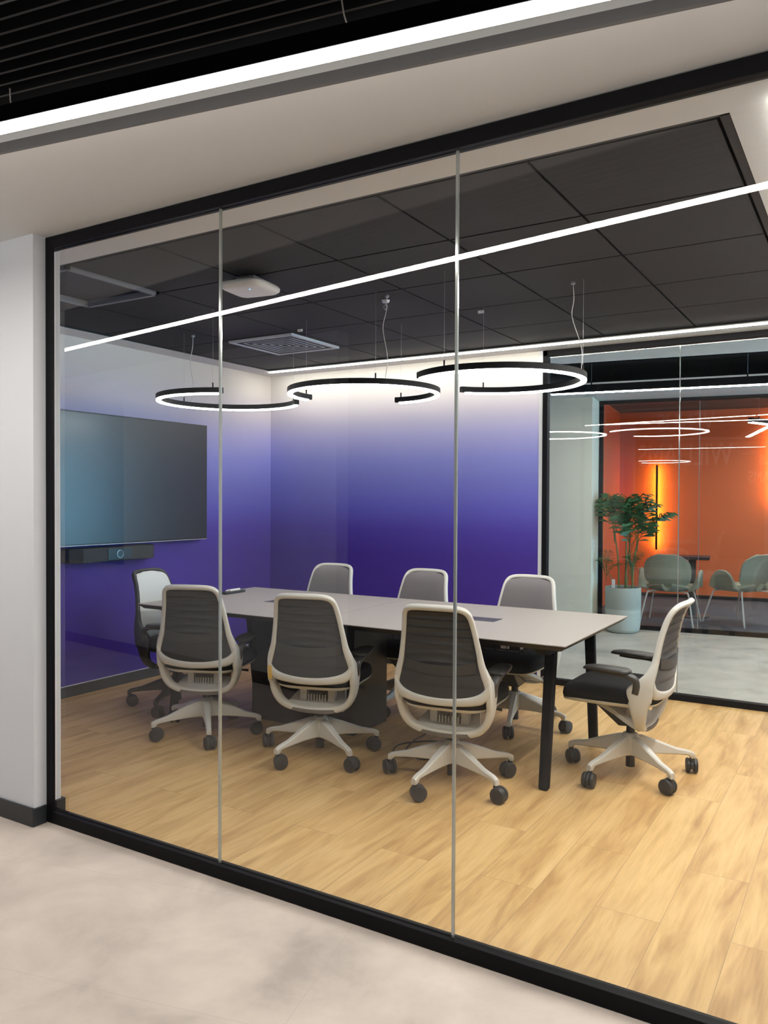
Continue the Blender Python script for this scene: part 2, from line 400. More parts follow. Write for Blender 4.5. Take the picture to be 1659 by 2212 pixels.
# walls
struct('wall_left', MB().box((LX-.12, GY+.06, 0), (LX, BY+.1, 2.75)), MURAL)
struct('wall_back', MB().box((LX-.12, BY, 0), (-2.202, BY+.12, 2.75)), MURAL)
struct('trim_1', MB().box((-2.202, BY-.004, 0), (-2.172, BY+.12, CZ)), WALLW)
struct('wall_right', MB().box((RX, GY+.06, 0), (RX+.1, BY+.1, 2.75)), WALLW)
struct('wall_corridor_left', MB().box((-10.5, 2.144, 0), (-3.052, 2.276, 2.75)), WALLW)
struct('baseboard_corridor', MB().box((-10.5, 2.132, 0), (-3.048, 2.144, .078)).box((-3.060, 2.1325, 0), (-3.045, 2.2, .078)).box((-3.060, 2.245, 0), (-3.040, 2.292, .082)).box((-4.84, 2.27, 0), (-3.044, 2.29, .082)), SKIRT, bevel=.002)
struct('baseboard_left', MB().box((LX, 2.29, 0), (LX+.014, BY, .078)).box((LX, 2.29, .078), (LX+.016, BY, .082), 1), [SKIRT, ALU])
struct('baseboard_back', MB().box((LX, BY-.014, 0), (-2.21, BY, .078)).box((LX, BY-.016, .078), (-2.21, BY, .082), 1), [SKIRT, ALU])
struct('wall_corridor_back', MB().box((-5.0, -3.0, 0), (5.0, -2.9, 3.4)), WALLD)
struct('wall_corridor_end', MB().box((-10.6, -3.0, 0), (-10.5, 2.2, 3.4)), WALLW)

# meeting room ceiling: plaster border round a recessed field of black tiles
rx0, rx1, ry0, ry1 = -4.645, -.375, 2.548, 5.620
cm = MB().box((LX-.1, GY-.04, CZ), (RX+.1, ry0, CZ+.12)).box((LX-.1, ry1, CZ), (RX+.1, BY+.1, CZ+.12)).box((LX-.1, ry0, CZ), (rx0, ry1, CZ+.12)).box((rx1, ry0, CZ), (RX+.1, ry1, CZ+.12))
struct('ceiling', cm, GYP)
cg = MB().box((rx0, ry0, CZ+.035), (rx1, ry1, CZ+.06))
for a, b in (((rx0, ry0, CZ+.004), (rx1, ry0+.022, CZ+.04)), ((rx0, ry1-.012, CZ+.004), (rx1, ry1, CZ+.04)), ((rx0, ry0, CZ+.004), (rx0+.012, ry1, CZ+.04)), ((rx1-.03, ry0, CZ+.004), (rx1, ry1, CZ+.04))): cg.box(a, b)
struct('ceiling', cg, GRID)
ct = MB(); g = .0065
xs = [rx0+.014]+[-.42-.6*k for k in range(6, -1, -1)]; ys = [ry0+.045]+[2.600+.6*k for k in range(1, 6)]
xs = [-4.628]+[-1.021-.6*k for k in range(5, -1, -1)]+[-.412]
ys = [2.596, 3.205, 3.815, 4.425, 5.020, 5.605]
for i in range(len(xs)-1):
    for j in range(len(ys)-1):
        if abs(xs[i]+4.021) < .05 and j == 0: continue      # bay of the open ceiling hatch
        ct.box((xs[i]+g, ys[j]+g, CZ+.012), (xs[i+1]-g, ys[j+1]-g, CZ+.034))
struct('ceiling', ct, TILE)

# corridor ceiling: plaster band along the glass, then black slats
p0 = TC(Vector((-8.2, 0, 0))); p1 = TC(Vector((5.0, 0, 0)))
struct('ceiling', MB().prism([(p0.x, p0.y), (p1.x, p1.y), (p1.x, max(p1.y+.02, GY-.03)), (p0.x, GY-.03)], 2.525, 2.62), GYP)
struct('trim_2', MB().box((-8.2, -.014, 2.525), (5.0, 0, 2.556), T=TC), TRIMG)
sl = MB().box((-8.2, -5.0, 2.78), (6.5, -.014, 2.82), T=TC)
k = 0
while k*.048 < 4.6:
    y = -.075-k*.048
    sl.box((-8.2, y-.004, 2.600), (6.5, y+.004, 2.66), T=TC); k += 1
struct('ceiling', sl, BLKSLAT)
sc = MB()
for xx in (-6.0, -4.2, -2.4, -.6, 1.2, 3.0): sc.box((xx-.01, -4.6, 2.66), (xx+.01, -.02, 2.70), T=TC)
struct('trim_3', sc, BLKSLAT)
# far corridor ceiling
struct('ceiling', MB().prism([(-6.5, BY+.07), (6, BY+.07), (far(8.3, -2.44).x, far(8.3, -2.44).y), (far(-4.4, -2.44).x, far(-4.4, -2.44).y)], 2.53, 2.62), GYP)
struct('ceiling', MB().box((-4.5, -2.44, 2.72), (8.3, .06, 2.80), T=TF), BLKSLAT)
struct('ceiling', MB().box((-4.5, -1.15, 2.50), (8.3, .06, 2.548), T=TF), GYP)
# far corridor column and walls
struct('wall_far_column', MB().box((-4.5, -.46, 0), (-.43, .08, 2.50), T=TF), WALLC, bevel=.003)
# orange room shell
struct('wall_orange_back', MB().box((-.8, 3.24, 0), (6, 3.36, 2.75), T=TF), ORANGE)
struct('wall_orange_left', MB().box((-.75, .06, 0), (-.636, 3.24, 2.75), T=TF), ORANGE)
struct('wall_orange_right', MB().box((3.4, 0, 0), (3.5, 3.24, 2.75), T=TF), ORANGE)
struct('ceiling', MB().box((-.8, .06, 2.70), (6, 3.36, 2.78), T=TF), DARKC)
struct('trim_4', MB().box((-.6, -.03, 2.50), (3.5, .06, 2.80), T=TF), BLKSLAT)
struct('baseboard_orange', MB().box((-.636, 3.225, 0), (5.9, 3.24, .05), T=TF), SKIRT)

# ------------------------------------------------------------------ glazed partitions (frames, panes, joints)
FD0, FD1 = GY-.004, GY+.042     # frame depth
w1 = MB()
w1.box((-3.074, FD0, 0), (-3.007, GY+.008, 2.523)).box((-3.050, FD0+.0005, 2.474), (1.5, FD1, 2.5225)).box((-3.050, FD0+.0005, 0), (1.5, FD1, .050))
win1 = struct('window_1', w1, BLK, bevel=.003)
gy0 = GY+.014
xsn = [-3.007, -2.0665, -1.0985, -.13, 1.5]
for i in range(4):
    a, b = xsn[i]+(.0045 if i else 0), xsn[i+1]-(.0045 if i < 3 else 0)
    MB().box((a, gy0, .050), (b, gy0+.010, 2.474)).build('glass_pane', GLASS, win1)
    if i < 3: MB().box((xsn[i+1]-.0042, gy0+.0005, .050), (xsn[i+1]+.0042, gy0+.0095, 2.474)).build('glazing_joint', JOINT, win1)
w2 = MB().box((-2.172, BY-.01, 0), (-2.132, BY+.05, CZ)).box((-2.172, BY-.01, CZ-.045), (RX, BY+.05, CZ)).box((-2.172, BY-.01, 0), (RX, BY+.05, .044))
win2 = struct('window_2', w2, BLK, bevel=.003)
for a, b in ((-2.132, -1.176), (-1.170, RX)):
    MB().box((a, BY+.015, .044), (b, BY+.025, CZ-.045)).build('glass_pane', GLASS2, win2)
MB().box((-1.176, BY+.014, .044), (-1.170, BY+.026, CZ-.045)).build('glazing_joint', JOINT, win2)
w3 = MB()
for a, b in (((-.424, -.03, 0), (-.386, .03, 2.50)), ((-.424, -.03, 2.462), (3.4, .03, 2.50)), ((-.424, -.03, 0), (3.4, .03, .045)), ((3.35, -.03, 0), (3.4, .03, 2.5))): w3.box(a, b, T=TF)
win3 = struct('window_3', w3, BLK, bevel=.002)
for a, b in ((-.386, .604), (.610, 1.7), (1.706, 3.35)):
    MB().box((a, -.005, .045), (b, .005, 2.462), T=TF).build('glass_pane', GLASS2, win3)
for a in (.604, 1.70): MB().box((a, -.006, .045), (a+.006, .006, 2.462), T=TF).build('glazing_joint', JOINT, win3)
# daylight windows, at the left end of the near corridor and the right end of the far corridor
def TW(v):   # wall on the photographer's side, parallel to the corridor; u runs to the left from its free end
    return Vector((-3.2, -.17, 0))+Vector((-math.cos(R(8.4)), -math.sin(R(8.4)), 0))*v.x+Vector((math.sin(R(8.4)), -math.cos(R(8.4)), 0))*v.y+Vector((0, 0, v.z))
GREYB = mat('pale_grey_blue_wall', (.50, .54, .60), .6, var=.02)
struct('wall_corridor_near', MB().box((0, 0, 0), (2.6, .12, 2.58), T=TW).box((2.6, 0, 0), (5.8, .12, .75), T=TW).box((2.6, 0, 2.5), (5.8, .12, 2.58), T=TW).box((5.8, 0, 0), (7.3, .12, 2.58), T=TW), GREYB)
struct('baseboard_near', MB().box((-.012, -.014, 0), (7.3, 0, .09), T=TW), SKIRT)
w4 = MB()
for a, b in (((2.6, 0, .75), (5.8, .05, .79)), ((2.6, 0, 2.46), (5.8, .05, 2.5)), ((2.6, 0, .75), (2.64, .05, 2.5)), ((5.76, 0, .75), (5.8, .05, 2.5))): w4.box(a, b, T=TW)
win4 = struct('window_4', w4, GREYB)
MB().box((2.64, .05, .79), (5.76, .07, 2.46), T=TW).build('daylight_pane', E_WINN, win4)
struct('wall_corridor_back', MB().box((-10.5, -3.0, 0), (-5.0, -2.9, 3.4)), WALLD)
w5 = MB()
for t in (-3.0, -1.0, 1.0, 3.2): w5.box((8.2, t-.03, .1), (8.26, t+.03, 2.45), T=TF)
win5 = struct('window_5', w5, BLK)
MB().box((8.26, -3.1, .1), (8.3, 3.2, 2.45), T=TF).build('daylight_pane', E_WIN, win5)

# ------------------------------------------------------------------ lights
def strip(name, a, b, w, h, T, em, body, label, group=None, hang=None, zc=None, capw=.0):
    """linear light: dark housing with a glowing diffuser under it, a,b along x of frame T"""
    A = T(Vector((a[0], a[1], 0)))
    t = thing(name, (A.x, A.y, a[2]), 0, label, 'linear light', group)
    def TT(v): return T(v)-Vector((A.x, A.y, a[2]))
    MB().box((a[0], a[1]-w/2-capw, a[2]+.006), (b[0], a[1]+w/2+capw, a[2]+h), T=TT).build('housing', body, t, bevel=.002)
    MB().box((a[0]+.004, a[1]-w/2, a[2]), (b[0]-.004, a[1]+w/2, a[2]+.012), T=TT).build('diffuser', em, t)
    if hang:
        for x in hang:
            MB().tube([TT(Vector((x, a[1], a[2]+h))), TT(Vector((x, a[1], zc)))], .0018, 6).build('suspension_wire', STEEL, t)
            MB().cyl(TT(Vector((x, a[1], a[2]+h))), TT(Vector((x, a[1], a[2]+h+.03))), .006).build('wire_grip', BLK, t)
    return t
# near corridor pendant line: world point (-2.45, 1.275, 2.41) lies .32 in front of the soffit edge
def T2(v): return Vector((-2.45, 1.268, 0))+Vector((math.cos(R(9.35)), math.sin(R(9.35)), 0))*v.x+Vector((-math.sin(R(9.35)), math.cos(R(9.35)), 0))*v.y+Vector((0, 0, v.z))
strip('linear_pendant_light', (-3.9, 0, 2.408), (4.5, 0, 2.408), .044, .05, T2, E_CORR, BLK, 'long glowing linear light hanging across the top of the picture under black slats', hang=(-3.3, -.35, 3.0), zc=2.60, capw=.004)
# cove strip along the back edge of the black ceiling field
strip('linear_ceiling_light', (-4.672, 5.668, CZ-.006), (RX-.01, 5.668, CZ-.006), .030, .03, lambda v: Vector(v), E_BACK, WHITEP, 'thin white light strip along the back edge of the black tiled ceiling')
strip('linear_ceiling_light', (0, 0, CZ-.006), (2.9, 0, CZ-.006), .085, .03, lambda v: Vector((-.205-v.y, 2.50+v.x, v.z)), E_SIDE, WHITEP, 'wide bright ceiling light cut off by the right edge, above the glass partition')
strip('linear_pendant_light', (-.62, -1.63, 2.385), (7.5, -1.63, 2.385), .055, .075, TF, E_BC, BLK, 'linear light hanging in the far corridor before the orange room', hang=(-.25, 1.05, 2.35), zc=2.72, capw=.004)

E_ORM = emit('orange_room_led', (1.0, .95, .88), 110.0)
for s0, lb in ((1.10, 'slanting linear light near the glass joint, in the orange room'), (1.62, 'slanting linear light at the right edge, in the orange room')):
    q0 = far(s0, 1.0)
    def TO(v, q0=q0): return q0+FU*(v.x*math.cos(R(62))-v.y*math.sin(R(62)))+FN*(v.x*math.sin(R(62))+v.y*math.cos(R(62)))+Vector((0, 0, v.z))
    strip('linear_pendant_light', (0, 0, 2.30), (1.35, 0, 2.30), .05, .06, TO, E_ORM, BLK, lb, 'slanting lights in the orange room', hang=(.2, 1.15), zc=2.70)
# open ring pendants
def ring(name, c, r, a0, a1, label, hangs, feed):
    t = thing(name, (c[0], c[1], 2.045), 0, label, 'pendant light', 'open ring pendants over the meeting table')
    n = 72; an = [R(a0+(a1-a0)*i/n) for i in range(n+1)]
    P = [Vector((r*math.cos(a), r*math.sin(a), 0)) for a in an]
    A = [Vector((math.cos(a), math.sin(a), 0)) for a in an]; B = [Vector((0, 0, 1))]*(n+1)
    MB().sweep([p+Vector((0, 0, .018)) for p in P], A, B, [.0165]*(n+1), [.0165]*(n+1), e=.15, n=8).build('ring_housing', BLK, t, smooth=40)
    MB().sweep([p for p in P[1:-1]], A[1:-1], B[1:-1], [.0145]*(n-1), [.008]*(n-1), e=.3, n=8).build('ring_diffuser', E_RING, t, smooth=40)
    for h in hangs:
        p = Vector((r*math.cos(R(h)), r*math.sin(R(h)), .034))
        MB().tube([p, (p.x, p.y, CZ+.02-2.045)], .0007, 5).build('suspension_wire', STEEL, t)
        MB().cyl(p, p+Vector((0, 0, .030)), .0045, n=8).build('wire_grip', BLK, t)
    p = Vector((r*math.cos(R(feed[0])), r*math.sin(R(feed[0])), .034)); q = Vector((feed[1][0]-c[0], feed[1][1]-c[1], CZ+.012-2.045))
    m1 = p.lerp(q, .25)+Vector((.012, 0, 0)); m2 = p.lerp(q, .6)+Vector((-.022, .0, 0)); m3 = p.lerp(q, .8)+Vector((-.004, 0, 0))
    MB().tube(smooth_path([p, m1, m2, m3, q]), .0022, 6).build('power_cord', WHITEP, t)
    MB().cyl(q-Vector((0, 0, .012)), q, .012, n=10).build('cord_socket', STEEL, t)
    return t
ring('open_ring_pendant', (-3.655, 4.02), .452, 47, 308, 'leftmost open ring pendant, in front of the left wall above the television', (58, 300, 175), (167, (-4.117, 4.157)))
ring('open_ring_pendant', (-2.670, 4.14), .450, 173, 455, 'middle open ring pendant, wholly in front of the violet back wall', (90, 178, 311), (318, (-2.355, 3.888)))
ring('open_ring_pendant', (-1.748, 4.06), .450, -134, 143, 'rightmost open ring pendant, its right end overlapping the back glass frame', (125, 256, 8), (3, (-1.368, 4.149)))

# ------------------------------------------------------------------ ceiling fittings
t = thing('ceiling_hatch', (-3.73, 2.90, CZ), 0, 'open dark ceiling hatch with pale frame in the left front corner of the black ceiling', 'ceiling hatch')
MB().box((-.295, -.30, -.003), (.295, -.275, .03)).box((-.295, .28, -.003), (.295, .305, .03)).box((-.295, -.30, -.003), (-.27, .305, .03)).box((.27, -.30, -.003), (.295, .305, .03)).build('hatch_frame', mat('grey_hatch_frame', (.20, .21, .24), .5), t, bevel=.002)
MB().box((-.27, -.275, .030), (.27, .28, .034)).build('recess_panel', GRID, t)
t = thing('air_diffuser', (-3.745, 4.722, CZ), 0, 'square white-edged air vent of nested frames in the black ceiling', 'air vent')
of = MB()
for o1, o2 in ((.290, .281), (.274, .262)):
    of.box((-o1, -o1, -.005), (o1, -o2, .010)).box((-o1, o2, -.005), (o1, o1, .010)).box((-o1, -o2, -.005), (-o2, o2, .010)).box((o2, -o2, -.005), (o1, o2, .010))
of.build('outer_frame', ALU, t)
MB().box((-.285, -.285, -.0005), (.285, .285, .010)).build('dark_throat', GRID, t)
for i, s in enumerate((.215, .170, .125, .080, .035)):
    b = MB(); e = .006; zz = -.003
    b.box((-s, -s, zz), (s, -s+e, 0)).box((-s, s-e, zz), (s, s, 0)).box((-s, -s, zz), (-s+e, s, 0)).box((s-e, -s, zz), (s, s, 0))
    b.build('louvre', ALU, t)
t = thing('wireless_access_point', (-2.770, 3.205, 2.50), R(8), 'square white wireless access point mounted on the black ceiling, with a small blue light', 'access point')
q = MB()
def sq(h, s, z): return [(Vector((math.copysign(abs(math.cos(a))**.35, math.cos(a))*s, math.copysign(abs(math.sin(a))**.35, math.sin(a))*s, z))) for a in [2*PI*(i+.5)/32 for i in range(32)]]
rows = [sq(0, .085, -.024), sq(0, .112, -.021), sq(0, .124, -.010), sq(0, .126, .004), sq(0, .118, .014)]
vs = [v for r_ in rows for v in r_]; fs = [(i*32+j, i*32+(j+1) % 32, (i+1)*32+(j+1) % 32, (i+1)*32+j) for i in range(4) for j in range(32)]+[tuple(range(31, -1, -1)), tuple(range(128, 160))]
MB().add(vs, fs).build('casing', WHITEP, t, smooth=50)
MB().box((-.055, -.05, .014), (.055, .05, .048)).build('mounting_bracket', STEEL, t, bevel=.003)
MB().cyl((.03, -.05, -.0255), (.03, -.05, -.023), .0035, n=10).build('status_light', E_BLUE, t)
t = thing('fire_sprinkler', (-2.42, 3.98, CZ), 0, 'small chrome fire sprinkler under the black ceiling beside the middle pendant cord', 'sprinkler')
MB().cyl((0, 0, .01), (0, 0, -.003), .024, .019, 20).build('rosette', STEEL, t)
MB().cyl((0, 0, -.004), (0, 0, -.022), .005).cyl((0, 0, -.040), (0, 0, -.042), .009).tube(smooth_path([(.008, 0, -.02), (.013, 0, -.03), (.004, 0, -.040)]), .002).tube(smooth_path([(-.008, 0, -.02), (-.013, 0, -.03), (-.004, 0, -.040)]), .002).build('sprinkler_head', STEEL, t)
for (x, y), lb in (((-2.054, 4.493), 'tiny white ceiling fixing right of the middle ring cord'), ((-3.338, 4.373), 'tiny white ceiling fixing beside the square air vent')):
    tag(MB().box((-.018, -.006, -.004), (.018, .006, .012)).build('ceiling_fixing', WHITEP, bevel=.001, loc=(x, y, CZ)), lb, 'ceiling fixing', 'ceiling fixings')
# loose strap and clip under the slats
GSTR = mat('grey_strap', (.22, .22, .23), .6)
P = smooth_path([(-1.10, 1.60, 2.602), (-1.118, 1.64, 2.585), (-1.134, 1.69, 2.588), (-1.125, 1.735, 2.600)])
B0 = Vector((-1.11, 1.62, 2.6))
tag(MB().tube([Vector(p)-B0 for p in P], .0022).build('cable_strap', GSTR, loc=B0), 'loose grey cable strap curling down from the black slats', 'cable strap')
B0 = Vector((-2.27, 1.525, 2.6))
tag(MB().tube([(.10, -.075, .004), (.05, -.04, -.004), (0, 0, -.006)], .002).box((-.006, -.006, -.012), (.006, .006, 0)).build('hanger_wire', GSTR, loc=B0), 'short grey hanger wire on the black slats near the left edge', 'wire')
tag(MB().box((-.024, -.009, -.004), (.024, .009, .02)).build('ceiling_clip', mat('grey_clip', (.34, .33, .32), .6), bevel=.002, loc=(-1.233, 1.722, 2.595)), 'small grey clip on the black slats beside the hanging linear light', 'clip')
bpy.data.objects['ceiling_clip'].rotation_euler.z = ea

# ------------------------------------------------------------------ wall screen and video bar
t = thing('wall_television', (LX, 4.11, 1.54), 0, 'large switched-off television on the violet left wall', 'television')
MB().box((.060, -.832, -.470), (.106, .832, .470)).build('bezel', TVB, t, bevel=.004)
MB().box((.104, -.824, -.458), (.1085, .824, .462)).build('screen', TVS, t, bevel=.001)
MB().box((0, -.3, -.25), (.062, .3, .25)).build('wall_mount', BPLAST, t)
MB().box((.1062, -.826, -.470), (.1085, .826, -.4665)).build('chin_strip', ALU, t)
t = thing('video_bar', (LX, 3.995, 1.0), 0, 'black video conference bar with round camera, under the television', 'video bar')
bar = MB(); prof = [(-.385, .0), (-.385, .09), (-.315, .155), (.315, .155), (.385, .09), (.385, .0)]
bar.add([(x, y, z) for z in (-.05, .05) for y, x in prof], [(0, 1, 2, 3, 4, 5), (11, 10, 9, 8, 7, 6)]+[(i, (i+1) % 6, 6+(i+1) % 6, 6+i) for i in range(6)])
bar.build('speaker_body', mat('black_speaker_cloth', (.022, .024, .026), .7, var=.3, scale=300), t, bevel=.006)
MB().box((.14, -.11, -.046), (.160, .11, .046)).build('camera_block', TVB, t, bevel=.006)
MB().tube([(.161, .028*math.cos(a), .028*math.sin(a)) for a in [2*PI*i/28 for i in range(28)]], .0022, 6, closed=True).build('lens_ring', STEEL, t)
MB().cyl((.158, 0, 0), (.162, 0, 0), .022, n=24).build('lens', TVS, t)

# ------------------------------------------------------------------ meeting table
TH = .736
t = thing('meeting_table', (-2.60, 4.13, 0), R(.55), 'long taupe meeting table with black splayed legs and black centre box', 'table')
tx, ty = 1.395, .573
def top_half(x0, x1, e0, e1):
    i0 = .028 if e0 else 0; i1 = .028 if e1 else 0; yi = .028
    a = MB().add([(x0, -ty, TH), (x1, -ty, TH), (x1, ty, TH), (x0, ty, TH), (x0, -ty, TH-.004), (x1, -ty, TH-.004), (x1, ty, TH-.004), (x0, ty, TH-.004)],
                 [(0, 1, 2, 3), (0, 4, 5, 1), (1, 5, 6, 2), (2, 6, 7, 3), (3, 7, 4, 0), (7, 6, 5, 4)])
    o = a.build('tabletop', TTOP, t)
    b = MB().add([(x0, -ty, TH-.004), (x1, -ty, TH-.004), (x1, ty, TH-.004), (x0, ty, TH-.004), (x0+i0, -ty+yi, TH-.030), (x1-i1, -ty+yi, TH-.030), (x1-i1, ty-yi, TH-.030), (x0+i0, ty-yi, TH-.030)],
                 [(0, 1, 2, 3), (0, 4, 5, 1), (1, 5, 6, 2), (2, 6, 7, 3), (3, 7, 4, 0), (7, 6, 5, 4)])
    b.build('bevelled_underside', TEDGE, o)
top_half(-tx, -.062, True, False); top_half(-.059, tx, False, True)
# frame
for s in (-1, 1):
    x = s*1.245
    cb = MB().box((x-.03, -.44, TH-.075), (x+.03, .44, TH-.030)).build('cross_beam', BLK, t, bevel=.003)
    for s2 in (-1, 1):
        MB().add([(x-.028, s2*.44, TH-.030), (x+.028, s2*.44, TH-.030), (x+.028, s2*.515, TH-.030), (x-.028, s2*.515, TH-.030), (x-.028, s2*.44, TH-.075), (x+.028, s2*.44, TH-.075)],
                 [(0, 1, 2, 3), (0, 4, 5, 1), (3, 2, 5, 4), (0, 3, 4), (1, 5, 2)]).build('end_gusset', BLK, t)
    for s2 in (-1, 1):
        lg = MB(); T0 = Vector((x, s2*.325, TH-.06)); T1 = Vector((x, s2*.418, .0))
        lg.add([T0+Vector((dx, dy, 0)) for dx, dy in ((-.030, -.022), (.030, -.022), (.030, .022), (-.030, .022))]+[T1+Vector((dx, dy, 0)) for dx, dy in ((-.026, -.022), (.026, -.022), (.026, .022), (-.026, .022))],
               [(0, 1, 2, 3), (7, 6, 5, 4)]+[(i, i+4, (i+1) % 4+4, (i+1) % 4) for i in range(4)])
        lg.build('leg', BLK, t, bevel=.014, seg=3)
for yb in (-.26, .26): MB().box((-1.24, yb-.025, TH-.075), (1.24, yb+.025, TH-.032)).build('long_beam', BLK, t, bevel=.003)
MB().box((-.80, -.165, .0), (-.02, .22, TH-.032)).build('centre_box', mat('black_box_laminate', (.006, .007, .008), .3, var=.1, spec=.3), t, bevel=.004)
# cable tray of wire under the right half
wt = MB()
for yy in (-.17, -.10, -.03, .04): wt.tube([(.25, yy, .60), (1.02, yy, .60)], .0025, 6)
for i in range(12):
    xx = .25+i*.07; wt.tube([(xx, -.19, .67), (xx, -.17, .60), (xx, .04, .60), (xx, .06, .67)], .002, 5)
for yy in (-.19, .06): wt.tube([(.25, yy, .67), (1.02, yy, .67)], .0025, 6)
wt.build('cable_tray', BLK, t)
ps = MB().box((.55, -.13, .604), (1.0, -.07, .645)).build('power_strip', BPLAST, t, bevel=.003)
MB().box((.90, -.142, .612), (.945, -.128, .64)).build('socket_face', WHITEP, ps)
MB().box((1.0, -.12, .612), (1.006, -.08, .64)).build('socket_face', WHITEP, ps)
for cx_, lb in ((-.56, None), (.60, None)):
    o = MB().box((cx_-.225, -.065, TH-.001), (cx_+.225, .065, TH+.0016)).build('cable_flap', mat('graphite_flap', (.06, .058, .065), .4), t, bevel=.0008)
    MB().box((cx_-.222, -.002, TH+.0012), (cx_+.222, .0, TH+.0022)).build('flap_hinge', BPLAST, o)
# eraser and pens
t = thing('marker_tray', (-3.872, 4.30, TH), R(92), 'small black eraser tray with white pens at the far left end of the table', 'marker tray')
MB().box((-.105, -.030, 0), (.105, .030, .018)).build('tray', BPLAST, t, bevel=.004)
MB().cyl((-.06, .008, .022), (.085, .008, .022), .007, n=10).cyl((-.045, -.010, .022), (.065, -.010, .022), .007, n=10).build('pens', WHITEP, t)
bpy.data.objects['pens'].name = 'marker_pen'
# floor cable
P = smooth_path([(-2.25, 4.30, .30), (-2.24, 4.22, .05), (-2.26, 4.05, .008), (-2.20, 3.86, .006), (-2.05, 3.80, .006), (-2.00, 3.98, .006), (-2.06, 4.12, .006), (-2.18, 4.10, .008), (-2.30, 3.95, .006), (-2.22, 3.78, .006), (-2.06, 3.84, .02), (-2.0, 4.05, .10), (-2.02, 4.15, .45), (-2.03, 4.14, .60)], 8)
B0 = Vector((-2.2, 4.0, 0))
tag(MB().tube([Vector(p)-B0 for p in P], .0042, 6).build('power_cable', BPLAST, smooth=180, loc=B0), 'looped black power cable on the floor under the table', 'cable')

